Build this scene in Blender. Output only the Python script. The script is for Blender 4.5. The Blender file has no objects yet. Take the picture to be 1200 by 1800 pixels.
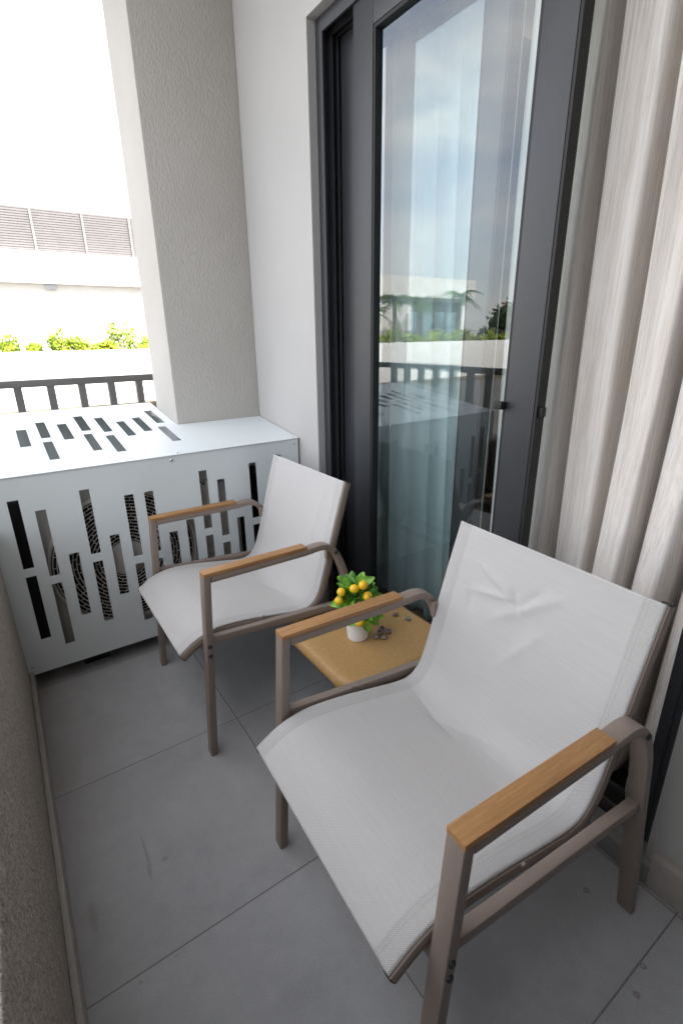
import bpy, bmesh, math, random
from mathutils import Vector, Matrix
random.seed(7)
S = bpy.context.scene
COL = S.collection
R = math.radians

# ------------------------------------------------------------------ helpers
class MB:
    def __init__(s): s.bm = bmesh.new(); s.uv = None
    def face(s, pts):
        return s.bm.faces.new([s.bm.verts.new(p) for p in pts])
    def box(s, a, b, bev=0.0, M=None):
        x0, y0, z0 = a; x1, y1, z1 = b
        vs = [s.bm.verts.new((x, y, z)) for x in (x0, x1) for y in (y0, y1) for z in (z0, z1)]
        fs = []
        for q in ((0,1,3,2),(4,6,7,5),(0,4,5,1),(2,3,7,6),(0,2,6,4),(1,5,7,3)):
            fs.append(s.bm.faces.new([vs[i] for i in q]))
        if M is not None:
            for v in vs: v.co = M @ v.co
        if bev > 0:
            es = list({e for f in fs for e in f.edges})
            bmesh.ops.bevel(s.bm, geom=es, offset=bev, segments=2, profile=.6, affect='EDGES')
        return s
    def sweep(s, path, prof, side=(1,0,0), cap=True, closed=False):
        """path: 3-D points; prof: (a,b) along side and along the in-plane normal."""
        P = [Vector(p) for p in path]; n = len(P); side0 = Vector(side).normalized()
        rings = []
        for i in range(n):
            if closed: t = (P[(i+1) % n] - P[i-1])
            else: t = P[min(i+1, n-1)] - P[max(i-1, 0)]
            t.normalize()
            sd = (side0 - t*side0.dot(t))
            if sd.length < 1e-4: sd = t.orthogonal()
            sd.normalize(); nm = t.cross(sd).normalized()
            rings.append([s.bm.verts.new(P[i] + sd*a + nm*b) for a, b in prof])
        m = len(prof)
        for i in range(n if closed else n-1):
            A, B = rings[i], rings[(i+1) % n]
            for k in range(m):
                s.bm.faces.new((A[k], A[(k+1) % m], B[(k+1) % m], B[k]))
        if cap and not closed:
            s.bm.faces.new(list(reversed(rings[0]))); s.bm.faces.new(rings[-1])
        return s
    def tube(s, path, r, seg=10, side=(1,0,0), cap=True, closed=False):
        return s.sweep(path, [(r*math.cos(2*math.pi*k/seg), r*math.sin(2*math.pi*k/seg)) for k in range(seg)], side, cap, closed)
    def lathe(s, prof, c=(0,0,0), seg=32, M=None):
        c = Vector(c); rings = []; nv = []
        for r, z in prof:
            if r < 1e-6: rings.append([s.bm.verts.new(c + Vector((0,0,z)))])
            else: rings.append([s.bm.verts.new(c + Vector((r*math.cos(2*math.pi*k/seg), r*math.sin(2*math.pi*k/seg), z))) for k in range(seg)])
        for A, B in zip(rings, rings[1:]):
            for k in range(seg):
                a = [A[k % len(A)], A[(k+1) % len(A)], B[(k+1) % len(B)], B[k % len(B)]]
                u = []
                for v in a:
                    if v not in u: u.append(v)
                if len(u) > 2: s.bm.faces.new(u)
        if M is not None:
            for rg in rings:
                for v in rg: v.co = M @ v.co
        return s
    def build(s, name, mat, parent=None, smooth=35):
        bm = s.bm
        bmesh.ops.recalc_face_normals(bm, faces=bm.faces)
        if smooth:
            for f in bm.faces: f.smooth = True
            for e in bm.edges:
                e.smooth = (len(e.link_faces) == 2 and e.calc_face_angle(0) < R(smooth))
        me = bpy.data.meshes.new(name); bm.to_mesh(me); bm.free()
        return link(name, me, mat, parent)

def link(name, me, mat, parent=None):
    o = bpy.data.objects.new(name, me); COL.objects.link(o)
    if mat is not None: me.materials.append(mat)
    if parent is not None: o.parent = parent
    return o
def empty(name, loc=(0,0,0), rz=0):
    o = bpy.data.objects.new(name, None); COL.objects.link(o)
    o.location = loc; o.rotation_euler = (0,0,rz); o.empty_display_size = .05
    return o
def tag(o, label, cat, group=None, kind=None):
    o['label'] = label; o['category'] = cat
    if group: o['group'] = group
    if kind: o['kind'] = kind
    return o
def structure(o):
    o['kind'] = 'structure'; return o
def rrect(w, h, c):
    """chamfered rounded rectangle profile, w along side, h along normal"""
    pts = []
    for sx, sy, a0 in ((1,1,0),(-1,1,90),(-1,-1,180),(1,-1,270)):
        for a in (0, 45, 90):
            an = R(a0+a); pts.append((sx*(w/2-c) + c*math.cos(an), sy*(h/2-c) + c*math.sin(an)))
    return pts
def smooth_path(pts, n=6):
    """Catmull-Rom through points"""
    P = [Vector(p) for p in pts]; out = []
    for i in range(len(P)-1):
        p0 = P[max(i-1,0)]; p1 = P[i]; p2 = P[i+1]; p3 = P[min(i+2, len(P)-1)]
        for k in range(n):
            t = k/n
            out.append(.5*((2*p1) + (p2-p0)*t + (2*p0-5*p1+4*p2-p3)*t*t + (3*p1-p0-3*p2+p3)*t**3))
    out.append(P[-1]); return out

# ------------------------------------------------------------------ materials
def new_mat(name, rough=.6, color=(.5,.5,.5), metal=0.0, spec=.5):
    m = bpy.data.materials.new(name); m.use_nodes = True
    nt = m.node_tree; b = nt.nodes['Principled BSDF']
    b.inputs['Base Color'].default_value = (*color, 1)
    b.inputs['Roughness'].default_value = rough
    b.inputs['Metallic'].default_value = metal
    b.inputs['Specular IOR Level'].default_value = spec
    return m, nt, b
def N(nt, typ, **kw):
    n = nt.nodes.new(typ)
    for k, v in kw.items():
        if k in n.inputs: n.inputs[k].default_value = v
        else: setattr(n, k, v)
    return n
def coords(nt, kind='Object', scale=None):
    tc = N(nt, 'ShaderNodeTexCoord')
    if scale is None: return tc.outputs[kind]
    mp = N(nt, 'ShaderNodeMapping'); mp.inputs['Scale'].default_value = scale
    nt.links.new(tc.outputs[kind], mp.inputs['Vector']); return mp.outputs['Vector']
def noise(nt, vec, scale, detail=4, rough=.55):
    n = N(nt, 'ShaderNodeTexNoise'); n.inputs['Scale'].default_value = scale
    n.inputs['Detail'].default_value = detail; n.inputs['Roughness'].default_value = rough
    nt.links.new(vec, n.inputs['Vector']); return n.outputs['Fac']
def ramp(nt, fac, stops):
    r = N(nt, 'ShaderNodeValToRGB'); e = r.color_ramp.elements
    while len(e) < len(stops): e.new(.5)
    for el, (p, c) in zip(e, stops):
        el.position = p; el.color = (*c, 1) if len(c) == 3 else c
    nt.links.new(fac, r.inputs['Fac']); return r.outputs['Color']
def math_(nt, op, a, b=None, c=None):
    n = N(nt, 'ShaderNodeMath'); n.operation = op
    for i, v in enumerate((a, b, c)):
        if v is None: continue
        if isinstance(v, (int, float)): n.inputs[i].default_value = v
        else: nt.links.new(v, n.inputs[i])
    return n.outputs[0]
def mix(nt, fac, a, b, typ='MIX'):
    n = N(nt, 'ShaderNodeMix'); n.data_type = 'RGBA'; n.blend_type = typ
    if isinstance(fac, (int, float)): n.inputs[0].default_value = fac
    else: nt.links.new(fac, n.inputs[0])
    for i, v in ((6, a), (7, b)):
        if isinstance(v, tuple): n.inputs[i].default_value = (*v, 1)
        else: nt.links.new(v, n.inputs[i])
    return n.outputs[2]
def bump(nt, b, h, strength=.3, dist=.01):
    n = N(nt, 'ShaderNodeBump'); n.inputs['Strength'].default_value = strength
    n.inputs['Distance'].default_value = dist
    nt.links.new(h, n.inputs['Height']); nt.links.new(n.outputs['Normal'], b.inputs['Normal'])
def mottled(name, c1, c2, scale=6, rough=.7, bscale=120, bstr=.15, bdist=.003, metal=0, spec=.5):
    m, nt, b = new_mat(name, rough, c1, metal, spec)
    v = coords(nt); f = noise(nt, v, scale, 6, .6)
    nt.links.new(ramp(nt, f, [(.3, c1), (.7, c2)]), b.inputs['Base Color'])
    if bstr: bump(nt, b, noise(nt, v, bscale, 3), bstr, bdist)
    return m

def srgb(*c): return tuple(((x/255+.055)/1.055)**2.4 if x > 10 else x/255/12.92 for x in c)

# floor tiles -------------------------------------------------
def make_tile_mat():
    m, nt, b = new_mat('grey_porcelain_tile', .48, (.27,.27,.27))
    v = coords(nt); sep = N(nt, 'ShaderNodeSeparateXYZ'); nt.links.new(v, sep.inputs[0])
    x, y = sep.outputs[0], sep.outputs[1]
    T = .5775
    def joint(c, off):
        a = math_(nt, 'ADD', c, off); a = math_(nt, 'DIVIDE', a, T)
        fr = math_(nt, 'FRACT', a); d = math_(nt, 'ABSOLUTE', math_(nt, 'SUBTRACT', fr, .5))
        return math_(nt, 'MULTIPLY', math_(nt, 'SUBTRACT', .5, d), T), math_(nt, 'FLOOR', a)
    dx, ix = joint(x, .5617 + 10*T); dy, iy = joint(y, .939 + 10*T)
    wob = math_(nt, 'MULTIPLY', math_(nt, 'SUBTRACT', noise(nt, v, 25, 2), .5), .0006)
    d = math_(nt, 'ADD', math_(nt, 'MINIMUM', dx, dy), wob)
    g = N(nt, 'ShaderNodeMapRange'); g.inputs['From Min'].default_value = .0010; g.inputs['From Max'].default_value = .0021
    nt.links.new(d, g.inputs['Value']); tile = g.outputs[0]
    big = noise(nt, v, 4.0, 6, .68); mid = noise(nt, v, 22, 6, .65); fine = noise(nt, v, 420, 2, .6)
    c = ramp(nt, big, [(.32, (.285,.29,.298)), (.68, (.45,.456,.472))])
    c = mix(nt, .28, c, ramp(nt, mid, [(.35, (.29,.292,.296)), (.68, (.48,.482,.482))]))
    c = mix(nt, .35, c, ramp(nt, fine, [(.3, (.22,.22,.22)), (.7, (.5,.5,.5))]))
    # slight tone step from one tile to the next
    wn = N(nt, 'ShaderNodeTexWhiteNoise'); wn.noise_dimensions = '2D'
    cb = N(nt, 'ShaderNodeCombineXYZ'); nt.links.new(ix, cb.inputs[0]); nt.links.new(iy, cb.inputs[1]); nt.links.new(cb.outputs[0], wn.inputs['Vector'])
    tone = math_(nt, 'MULTIPLY_ADD', wn.outputs['Value'], .1, .95)
    hsv = N(nt, 'ShaderNodeHueSaturation'); nt.links.new(tone, hsv.inputs['Value']); nt.links.new(c, hsv.inputs['Color']); c = hsv.outputs[0]
    # stains with a shape of their own: rust rings, a scuff; then a browner band along the parapet
    def spot(px, py, rx, ry, col, strength, ring=False):
        nonlocal c
        ddx = math_(nt, 'DIVIDE', math_(nt, 'SUBTRACT', x, px), rx); ddy = math_(nt, 'DIVIDE', math_(nt, 'SUBTRACT', y, py), ry)
        q = math_(nt, 'SQRT', math_(nt, 'ADD', math_(nt, 'MULTIPLY', ddx, ddx), math_(nt, 'MULTIPLY', ddy, ddy)))
        q = math_(nt, 'ADD', q, math_(nt, 'MULTIPLY', math_(nt, 'SUBTRACT', noise(nt, v, 90, 3), .5), .9))
        mr = N(nt, 'ShaderNodeMapRange'); nt.links.new(q, mr.inputs['Value'])
        mr.inputs['From Min'].default_value = 1.0; mr.inputs['From Max'].default_value = .3; mr.inputs['To Max'].default_value = strength
        f = mr.outputs[0]
        if ring:
            f = math_(nt, 'MULTIPLY', f, math_(nt, 'MULTIPLY_ADD', math_(nt, 'LESS_THAN', q, .42), -.75, 1.0))
        c = mix(nt, f, c, col)
    for px, py in STAINS: spot(px, py, .008, .008, (.10,.06,.02), .95, True)
    for px, py, rx, ry in SCUFFS: spot(px, py, rx, ry, (.20,.165,.135), .5)
    edge_mottle = math_(nt, 'MULTIPLY', noise(nt, v, 9, 5, .65), 1.0)
    edge = N(nt, 'ShaderNodeMapRange'); nt.links.new(x, edge.inputs['Value'])
    edge.inputs['From Min'].default_value = -.93; edge.inputs['From Max'].default_value = -1.14; edge.inputs['To Max'].default_value = .75
    c = mix(nt, math_(nt, 'MULTIPLY', edge.outputs[0], edge_mottle), c, (.22,.175,.135))  # mottled, browner towards the parapet
    c = mix(nt, tile, (.19,.172,.155), c)
    nt.links.new(c, b.inputs['Base Color'])
    nt.links.new(math_(nt, 'MULTIPLY_ADD', big, .25, .38), b.inputs['Roughness'])
    h = math_(nt, 'ADD', tile, math_(nt, 'MULTIPLY', fine, .12))
    bump(nt, b, h, .5, .0016)
    return m
STAINS = []; SCUFFS = []

def make_stucco(name, c1, c2, scale, strength, dist, stretch=(1,1,1), det=3, rough=.85, speck=0):
    m, nt, b = new_mat(name, rough, c1, 0, .3)
    v = coords(nt, 'Object', stretch)
    vo = coords(nt)
    h = noise(nt, v, scale, det, .55); big = noise(nt, vo, 2.2, 5, .6)
    cc = ramp(nt, big, [(.3, c1), (.7, c2)])
    if speck:
        sp = noise(nt, vo, 230, 3, .7); sp2 = noise(nt, vo, 70, 4, .7)
        cc = mix(nt, speck, cc, ramp(nt, sp, [(.36, (.16,.13,.11)), (.48, (.72,.62,.54)), (.62, (.95,.88,.8))]))
        cc = mix(nt, speck*.7, cc, ramp(nt, sp2, [(.38, (.28,.24,.20)), (.62, (.8,.71,.63))]))
    nt.links.new(cc, b.inputs['Base Color'])
    r = ramp(nt, h, [(.35, (0,0,0)), (.68, (1,1,1))])
    bump(nt, b, r, strength, dist)
    return m

def make_fabric():
    m, nt, b = new_mat('woven_sling_fabric', .72, (.6,.59,.59), 0, .3)
    tc = N(nt, 'ShaderNodeTexCoord'); sep = N(nt, 'ShaderNodeSeparateXYZ'); nt.links.new(tc.outputs['UV'], sep.inputs[0])
    u, vv = sep.outputs[0], sep.outputs[1]
    K = 2*math.pi/.0034
    su = math_(nt, 'SINE', math_(nt, 'MULTIPLY', u, K)); sv = math_(nt, 'SINE', math_(nt, 'MULTIPLY', vv, K))
    w = math_(nt, 'MULTIPLY', su, sv)
    w01 = math_(nt, 'MULTIPLY_ADD', w, .5, .5)
    cl = ramp(nt, w01, [(.15, (.41,.40,.39)), (.8, (.61,.597,.585))])
    mp = N(nt, 'ShaderNodeMapping'); mp.inputs['Scale'].default_value = (3, 60, 1); nt.links.new(tc.outputs['UV'], mp.inputs['Vector'])
    streak = noise(nt, mp.outputs[0], 3, 4)
    cl = mix(nt, .22, cl, ramp(nt, streak, [(.3, (.45,.44,.43)), (.7, (.60,.588,.577))]))
    dirt = noise(nt, tc.outputs['UV'], 5, 5, .6)
    cl = mix(nt, math_(nt, 'MULTIPLY', dirt, .16), cl, (.47,.44,.42))
    # two rows of stitching beside each edge (u is the distance from the centre line)
    au = math_(nt, 'ABSOLUTE', u)
    for pos in (.217, .225):
        line = math_(nt, 'LESS_THAN', math_(nt, 'ABSOLUTE', math_(nt, 'SUBTRACT', au, pos)), .0007)
        dash = math_(nt, 'GREATER_THAN', math_(nt, 'FRACT', math_(nt, 'MULTIPLY', vv, 180)), .3)
        cl = mix(nt, math_(nt, 'MULTIPLY', math_(nt, 'MULTIPLY', line, dash), .5), cl, (.36,.31,.26))
    hem = math_(nt, 'GREATER_THAN', au, .213)
    nt.links.new(cl, b.inputs['Base Color'])
    h = math_(nt, 'MULTIPLY', w01, math_(nt, 'MULTIPLY_ADD', hem, 1.1, .55))
    bump(nt, b, h, .55, .0011)
    b.inputs['Sheen Weight'].default_value = .1
    return m

def make_wood(name, c1, c2, c3, axis_scale=(60,3,60)):
    m, nt, b = new_mat(name, .5, c1)
    v = coords(nt, 'Object', axis_scale)
    f = noise(nt, v, 3, 6, .65); f2 = noise(nt, coords(nt, 'Object', tuple(a*4 for a in axis_scale)), 4, 3)
    c = ramp(nt, f, [(.3, c1), (.52, c2), (.72, c3)])
    c = mix(nt, .25, c, ramp(nt, f2, [(.35, c1), (.65, c3)]))
    nt.links.new(c, b.inputs['Base Color']); bump(nt, b, f2, .25, .0006)
    return m

def make_curtain(name, c1, c2, trans, streak=70, transp=0.0):
    m = bpy.data.materials.new(name); m.use_nodes = True; nt = m.node_tree
    b = nt.nodes['Principled BSDF']; out = nt.nodes['Material Output']
    v = coords(nt, 'Object', (streak, streak, 1.6)); f = noise(nt, v, 3, 5, .7)
    v2 = coords(nt, 'Object', (9, 9, .35)); f2 = noise(nt, v2, 2, 4, .6)
    fine = noise(nt, coords(nt, 'Object', (400, 400, 400)), 1, 2)
    c = ramp(nt, f, [(.30, c1), (.56, c2)])
    c = mix(nt, .35, c, ramp(nt, f2, [(.35, c1), (.65, c2)]))
    nt.links.new(c, b.inputs['Base Color']); b.inputs['Roughness'].default_value = .9; b.inputs['Specular IOR Level'].default_value = .1
    bump(nt, b, math_(nt, 'ADD', f, fine), .25, .0015)
    tr = N(nt, 'ShaderNodeBsdfTranslucent'); nt.links.new(mix(nt, 1.0, c, (1.0,.86,.72), 'MULTIPLY'), tr.inputs['Color'])
    ms = N(nt, 'ShaderNodeMixShader'); ms.inputs[0].default_value = trans
    nt.links.new(b.outputs[0], ms.inputs[1]); nt.links.new(tr.outputs[0], ms.inputs[2])
    last = ms.outputs[0]
    if transp:
        tp = N(nt, 'ShaderNodeBsdfTransparent'); m2 = N(nt, 'ShaderNodeMixShader'); m2.inputs[0].default_value = transp
        nt.links.new(last, m2.inputs[1]); nt.links.new(tp.outputs[0], m2.inputs[2]); last = m2.outputs[0]
    nt.links.new(last, out.inputs['Surface'])
    return m

def make_glass():
    m = bpy.data.materials.new('tinted_window_glass'); m.use_nodes = True; nt = m.node_tree
    nt.nodes.remove(nt.nodes['Principled BSDF']); out = nt.nodes['Material Output']
    lw = N(nt, 'ShaderNodeLayerWeight'); lw.inputs['Blend'].default_value = .5
    f = math_(nt, 'MULTIPLY_ADD', math_(nt, 'POWER', lw.outputs['Facing'], 4.0), .85, .102)
    tp = N(nt, 'ShaderNodeBsdfTransparent'); tp.inputs['Color'].default_value = (.82,.895,.90,1)
    gl = N(nt, 'ShaderNodeBsdfGlossy'); gl.inputs['Roughness'].default_value = .0; gl.inputs['Color'].default_value = (.93,.97,1,1)
    ms = N(nt, 'ShaderNodeMixShader'); nt.links.new(f, ms.inputs[0])
    nt.links.new(tp.outputs[0], ms.inputs[1]); nt.links.new(gl.outputs[0], ms.inputs[2]); nt.links.new(ms.outputs[0], out.inputs['Surface'])
    return m

def make_leaf(name, cols, trans=.3, rough=.45, scale=30):
    m = bpy.data.materials.new(name); m.use_nodes = True; nt = m.node_tree
    b = nt.nodes['Principled BSDF']; out = nt.nodes['Material Output']
    f = noise(nt, coords(nt), scale, 3, .6)
    n = len(cols); c = ramp(nt, f, [(.3+.4*i/(n-1), cc) for i, cc in enumerate(cols)])
    nt.links.new(c, b.inputs['Base Color']); b.inputs['Roughness'].default_value = rough
    tr = N(nt, 'ShaderNodeBsdfTranslucent'); nt.links.new(c, tr.inputs['Color'])
    ms = N(nt, 'ShaderNodeMixShader'); ms.inputs[0].default_value = trans
    nt.links.new(b.outputs[0], ms.inputs[1]); nt.links.new(tr.outputs[0], ms.inputs[2]); nt.links.new(ms.outputs[0], out.inputs['Surface'])
    return m

STAINS += [(.008-.11, -1.37), (-.147, -1.523), (-.207, -1.54)]
SCUFFS += [(-1.084,-.767,.013,.055), (-.945,-.68,.005,.075), (-.951,-.73,.006,.03), (-1.024,-.954,.006,.005), (-.949,-.949,.007,.004), (-.91,-.721,.012,.009)]
TILE = make_tile_mat()
STEP = mottled('step_tile', (.25,.25,.25), (.30,.30,.295), 8, .5, 300, .1, .001)
PARAPET = make_stucco('sprayed_stipple_render', (.66,.565,.48), (.76,.665,.57), 120, 1.0, .012, det=5, speck=.55)
SKIRT = mottled('grey_skirting', (.36,.33,.30), (.42,.39,.36), 30, .7, 200, .5, .003)
COLUMN = make_stucco('textured_column_paint', (.45,.428,.398), (.49,.468,.438), 120, .40, .004, (1,1,.55))
WALL = make_stucco('white_wall_paint', (.475,.465,.452), (.505,.497,.484), 220, .12, .002)
WHITE = make_stucco('white_render', (.60,.585,.56), (.65,.64,.62), 30, .1, .01)
BLOCKER = mottled('blocker_dark_grey', (.09,.085,.08), (.12,.115,.11), 5, .9, 80, .4, .004)  # kept dark so the added blocker bounces little light
CEIL = mottled('ceiling_paint', (.36,.335,.30), (.41,.385,.35), 3, .9)
BOXMAT = mottled('pale_powder_coat', (.70,.755,.765), (.725,.78,.79), 4, .38, 900, .06, .0006)
FRAME = mottled('anthracite_aluminium', (.034,.036,.041), (.040,.042,.048), 6, .42, 700, .05, .0005)
RUBBER, _, _ = new_mat('black_gasket', .6, (.012,.012,.013))
TRACK, _, _ = new_mat('dark_bronze_track', .4, (.03,.028,.026))
STEEL, _, _ = new_mat('bright_rail_steel', .28, (.6,.6,.6), 1.0)
GLASS = make_glass()
RAIL = mottled('grey_railing_paint', (.10,.097,.094), (.125,.12,.117), 5, .45, 400, .05, .001)
TAUPE = mottled('taupe_powder_coat', (.238,.188,.158), (.262,.206,.174), 5, .42, 900, .08, .0006)
FABRIC = make_fabric()
TEAK = make_wood('teak_slat', (.26,.125,.045), (.375,.192,.072), (.47,.262,.108))
MUSTARD = mottled('mustard_moulded_fibre', (.40,.235,.085), (.47,.29,.115), 90, .5, 260, .12, .001)
POT, _, _ = new_mat('white_ceramic', .35, (.84,.84,.85))
SOIL, _, _ = new_mat('dark_soil', .95, (.03,.022,.015))
LEAF = make_leaf('glossy_green_leaf', [(.025,.12,.02), (.075,.27,.03), (.24,.47,.05)], .2, .4, 45)
LEAF2 = make_leaf('bright_green_leaf', [(.06,.22,.03), (.20,.48,.05), (.42,.68,.09)], .25, .4, 60)
FRUIT = mottled('yellow_fruit', (.86,.50,.012), (.92,.60,.02), 40, .45, 160, .15, .001)
CAPM, _, _ = new_mat('grey_plastic_cap', .5, (.23,.20,.185))
BLACK, _, _ = new_mat('black_screw', .4, (.02,.02,.02))
ACBODY = mottled('ac_casing_paint', (.42,.40,.37), (.45,.43,.40), 5, .5)
GRILLE, _, _ = new_mat('ac_grille_paint', .5, (.50,.46,.42))
DARK, _, _ = new_mat('painted_void_shade', .8, (.008,.008,.008))  # black for shade painted behind the grille and beside the casing
LINEN = make_curtain('striped_linen', (.66,.575,.495), (.945,.915,.88), .14, 70)
SHEER = make_curtain('white_sheer', (.84,.85,.85), (.92,.93,.93), .12, 90, .08)
INT = mottled('beige_interior_paint', (.42,.36,.29), (.46,.40,.33), 2, .8)
PARQUET = make_wood('brown_parquet', (.22,.10,.04), (.32,.155,.065), (.40,.21,.10), (6,40,6))
LOUVER = mottled('grey_louver_paint', (.098,.094,.098), (.115,.110,.114), 3, .6)
POSTM = mottled('pale_post_paint', (.17,.165,.17), (.20,.195,.2), 3, .6)
PAVE = mottled('paving', (.06,.058,.055), (.09,.087,.083), 1.5, .8)
EARTH = mottled('brown_planter_soil', (.09,.075,.045), (.14,.115,.07), 8, .9)
SHRUB = make_leaf('sunlit_shrub_leaf', [(.07,.14,.015), (.22,.30,.025), (.42,.42,.04)], .25, .5, 1.5)
DARKLEAF = make_leaf('far_tree_leaf', [(.012,.03,.008), (.03,.06,.015), (.05,.09,.02)], .2, .6, .8)
RUSTLEAF = make_leaf('rusty_tree_leaf', [(.05,.03,.012), (.10,.055,.02), (.14,.08,.03)], .2, .6, .8)
PALM = make_leaf('palm_frond', [(.03,.075,.012), (.06,.12,.02), (.10,.16,.03)], .25, .45, 2)
BARK = mottled('palm_bark', (.14,.11,.08), (.22,.18,.13), 12, .9, 40, .5, .02)
WINGLASS, _, _ = new_mat('blue_window_glass', .08, (.14,.20,.23)); 
LAMPG, _, _ = new_mat('lamp_casing', .4, (.35,.37,.40))

# ------------------------------------------------------------------ setting: floor, ceiling
XP, XW, YB = -1.137, .05, .207          # parapet inner face, house wall face, cover front
YC, XC = .606, -.366                    # column front and left face
g = MB(); g.face([(-1.6,-3.2,0),(.023,-3.2,0),(.023,1.3,0),(-1.6,1.3,0)]); structure(g.build('balcony_floor', TILE))
g = MB(); g.box((-1.12,-3.2,3.06),(4.2,1.40,3.25)); tag(g.build('balcony_ceiling', CEIL), 'pale concrete ceiling slab over the balcony', 'ceiling', kind='structure')
g = MB(); g.face([(-160,-60,-.95),(160,-60,-.95),(160,260,-.95),(-160,260,-.95)]); structure(g.build('ground', PAVE))

# ------------------------------------------------------------------ column, walls, parapet
g = MB(); g.box((XC,YC,0),(XW,.946,3.059), .006)
tag(g.build('column', COLUMN), 'thick pale grey textured column rising behind the slotted metal cover', 'column')

g = MB()
g.box((XW,.045,0),(.32,.94,3.059))                                    # left of the door
g.box((XW,-1.42,2.235),(.32,.045,3.059))                               # lintel
g.box((XW,-3.2,0),(.32,-1.42,3.059))                                   # right of the door
hw = g.build('house_wall', WALL); tag(hw, 'smooth white house wall around the sliding balcony door', 'wall')
g = MB(); g.box((.023,-3.2,0.0),(XW-.0005,-1.443,.098), .002); g.build('skirting', SKIRT, hw)
g = MB(); g.box((-1.3,-3.35,0),(.0495,-2.0,3.059)); g.box((-1.5,-3.2,.656),(-1.3005,-1.86,3.059)); g.box((-1.2995,-1.9995,.656),(-1.08,-1.86,3.059)); tag(g.build('light_blocker', BLOCKER), 'added dark grey light blocker, unseen behind the viewer', 'wall')  # added out of view to cut light from the camera end

g = MB(); g.box((XP-.18,-3.2,-.3),(XP,1.44,.655), .012); g.box((XP,1.29,-.3),(.3,1.44,.655), .012)
pw = g.build('parapet_wall', PARAPET); tag(pw, 'rough stippled beige parapet wall along the left edge of the balcony', 'wall')
g = MB(); g.box((XP+.0005,-3.2,.0),(XP+.014,1.28,.085), .003); g.build('skirting', SKIRT, pw)

# ------------------------------------------------------------------ railing
rl = empty('balcony_railing', (XP-.08,1.36,.655)); tag(rl, 'dark grey metal railing with square balusters along the parapet top', 'railing')
def part(mb, name, mat, parent, smooth=35):
    o = mb.build(name, mat, parent, smooth)
    o.matrix_parent_inverse = Matrix.LocRotScale(parent.location, parent.rotation_euler, None).inverted()
    return o
XR, YR = XP-.09, 1.36
g = MB(); g.box((XR-.025,YR-.022,1.022),(.30,YR+.022,1.058), .004); g.box((XR-.025,-3.15,1.022),(XR+.022,YR-.0225,1.058), .004)
part(g, 'top_rail', RAIL, rl)
xs = [-.345-.1485*k for k in range(-3, 6)]
for x in xs:
    g = MB(); g.box((x-.018,YR-.018,.645),(x+.018,YR+.018,1.024)); part(g, 'baluster', RAIL, rl)
for k in range(0, 29):
    y = 1.22-.1485*k
    g = MB(); g.box((XR-.018,y-.018,.645),(XR+.018,y+.018,1.024)); part(g, 'baluster', RAIL, rl)

# ------------------------------------------------------------------ air conditioner and its slotted cover
TL = .1243                                                            # rise of the lid per metre of depth
def zl(y): return .826 + (y-YB)*TL
def slotted(xr, yr, holes, fn, thick_n, extra_out=None):
    X = sorted(set([xr[0], xr[1]] + [h[0] for h in holes] + [h[1] for h in holes] + ([extra_out[0]] if extra_out else [])))
    Y = sorted(set([yr[0], yr[1]] + [h[2] for h in holes] + [h[3] for h in holes] + ([extra_out[1]] if extra_out else [])))
    bm = bmesh.new(); V = {}
    def vt(i, j):
        if (i, j) not in V: V[(i, j)] = bm.verts.new(fn(X[i], Y[j]))
        return V[(i, j)]
    for i in range(len(X)-1):
        for j in range(len(Y)-1):
            cx, cy = (X[i]+X[i+1])/2, (Y[j]+Y[j+1])/2
            if any(h[0] < cx < h[1] and h[2] < cy < h[3] for h in holes): continue
            if extra_out and cx > extra_out[0] and cy > extra_out[1]: continue
            bm.faces.new((vt(i,j), vt(i+1,j), vt(i+1,j+1), vt(i,j+1)))
    bmesh.ops.recalc_face_normals(bm, faces=bm.faces)
    r = bmesh.ops.extrude_face_region(bm, geom=bm.faces[:])
    bmesh.ops.translate(bm, verts=[v for v in r['geom'] if isinstance(v, bmesh.types.BMVert)], vec=thick_n)
    m = MB(); m.bm.free(); m.bm = bm; return m
cover = empty('air_conditioner_cover', (-.55,YB,0)); tag(cover, 'pale grey metal cover with staggered slots over the air conditioner', 'equipment cover')
P0, W2 = -1.058, .0166
def cx(k): return P0 + .0727*k
rows = {0:[(.493,.744),(.206,.461)],1:[(.445,.696),(.158,.413)],2:[(.259,.514)],3:[(.494,.744),(.206,.461)],4:[(.300,.552)],
        5:[(.446,.697),(.159,.413)],6:[(.446,.697),(.159,.413)],7:[(.259,.514)],8:[(.300,.551)],9:[(.495,.745),(.206,.463)],
        10:[(.446,.697),(.159,.413)],11:[(.259,.514)],12:[(.496,.745),(.206,.464)]}
holes = [(cx(k)-W2, cx(k)+W2, a, b) for k, v in rows.items() for a, b in v]
g = slotted((-1.148,.041), (.070,.8215), holes, lambda x, z: (x, YB, z), (0,.002,0))
part(g, 'front_panel', BOXMAT, cover, 0)
lh = [(-.996,-.958,.519,.764),(-.917,-.881,.609,.857),(-.918,-.884,.327,.556),(-.840,-.802,.556,.799),(-.760,-.722,.653,.905),
      (-.764,-.731,.372,.605),(-.681,-.645,.605,.848),(-.688,-.654,.322,.553),(-.605,-.570,.512,.751),(-.528,-.491,.553,.790),
      (-.445,-.408,.657,.896),(-.461,-.424,.370,.600)]
g = slotted((-1.152,.045), (YB-.004,1.06), lh, lambda x, y: (x, y, zl(y)), (0,0,-.002), (XC-.003,YC-.003))
part(g, 'lid', BOXMAT, cover, 0)
g = MB(); g.sweep([(-1.146,YB+.0022,.4),(-1.146,1.05,.4)], [(0,0)]*0 or [(-.001,-.33),(.001,-.33),(.001,.42),(-.001,.42)], (1,0,0)); part(g, 'side_panel', BOXMAT, cover, 0)
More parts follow.
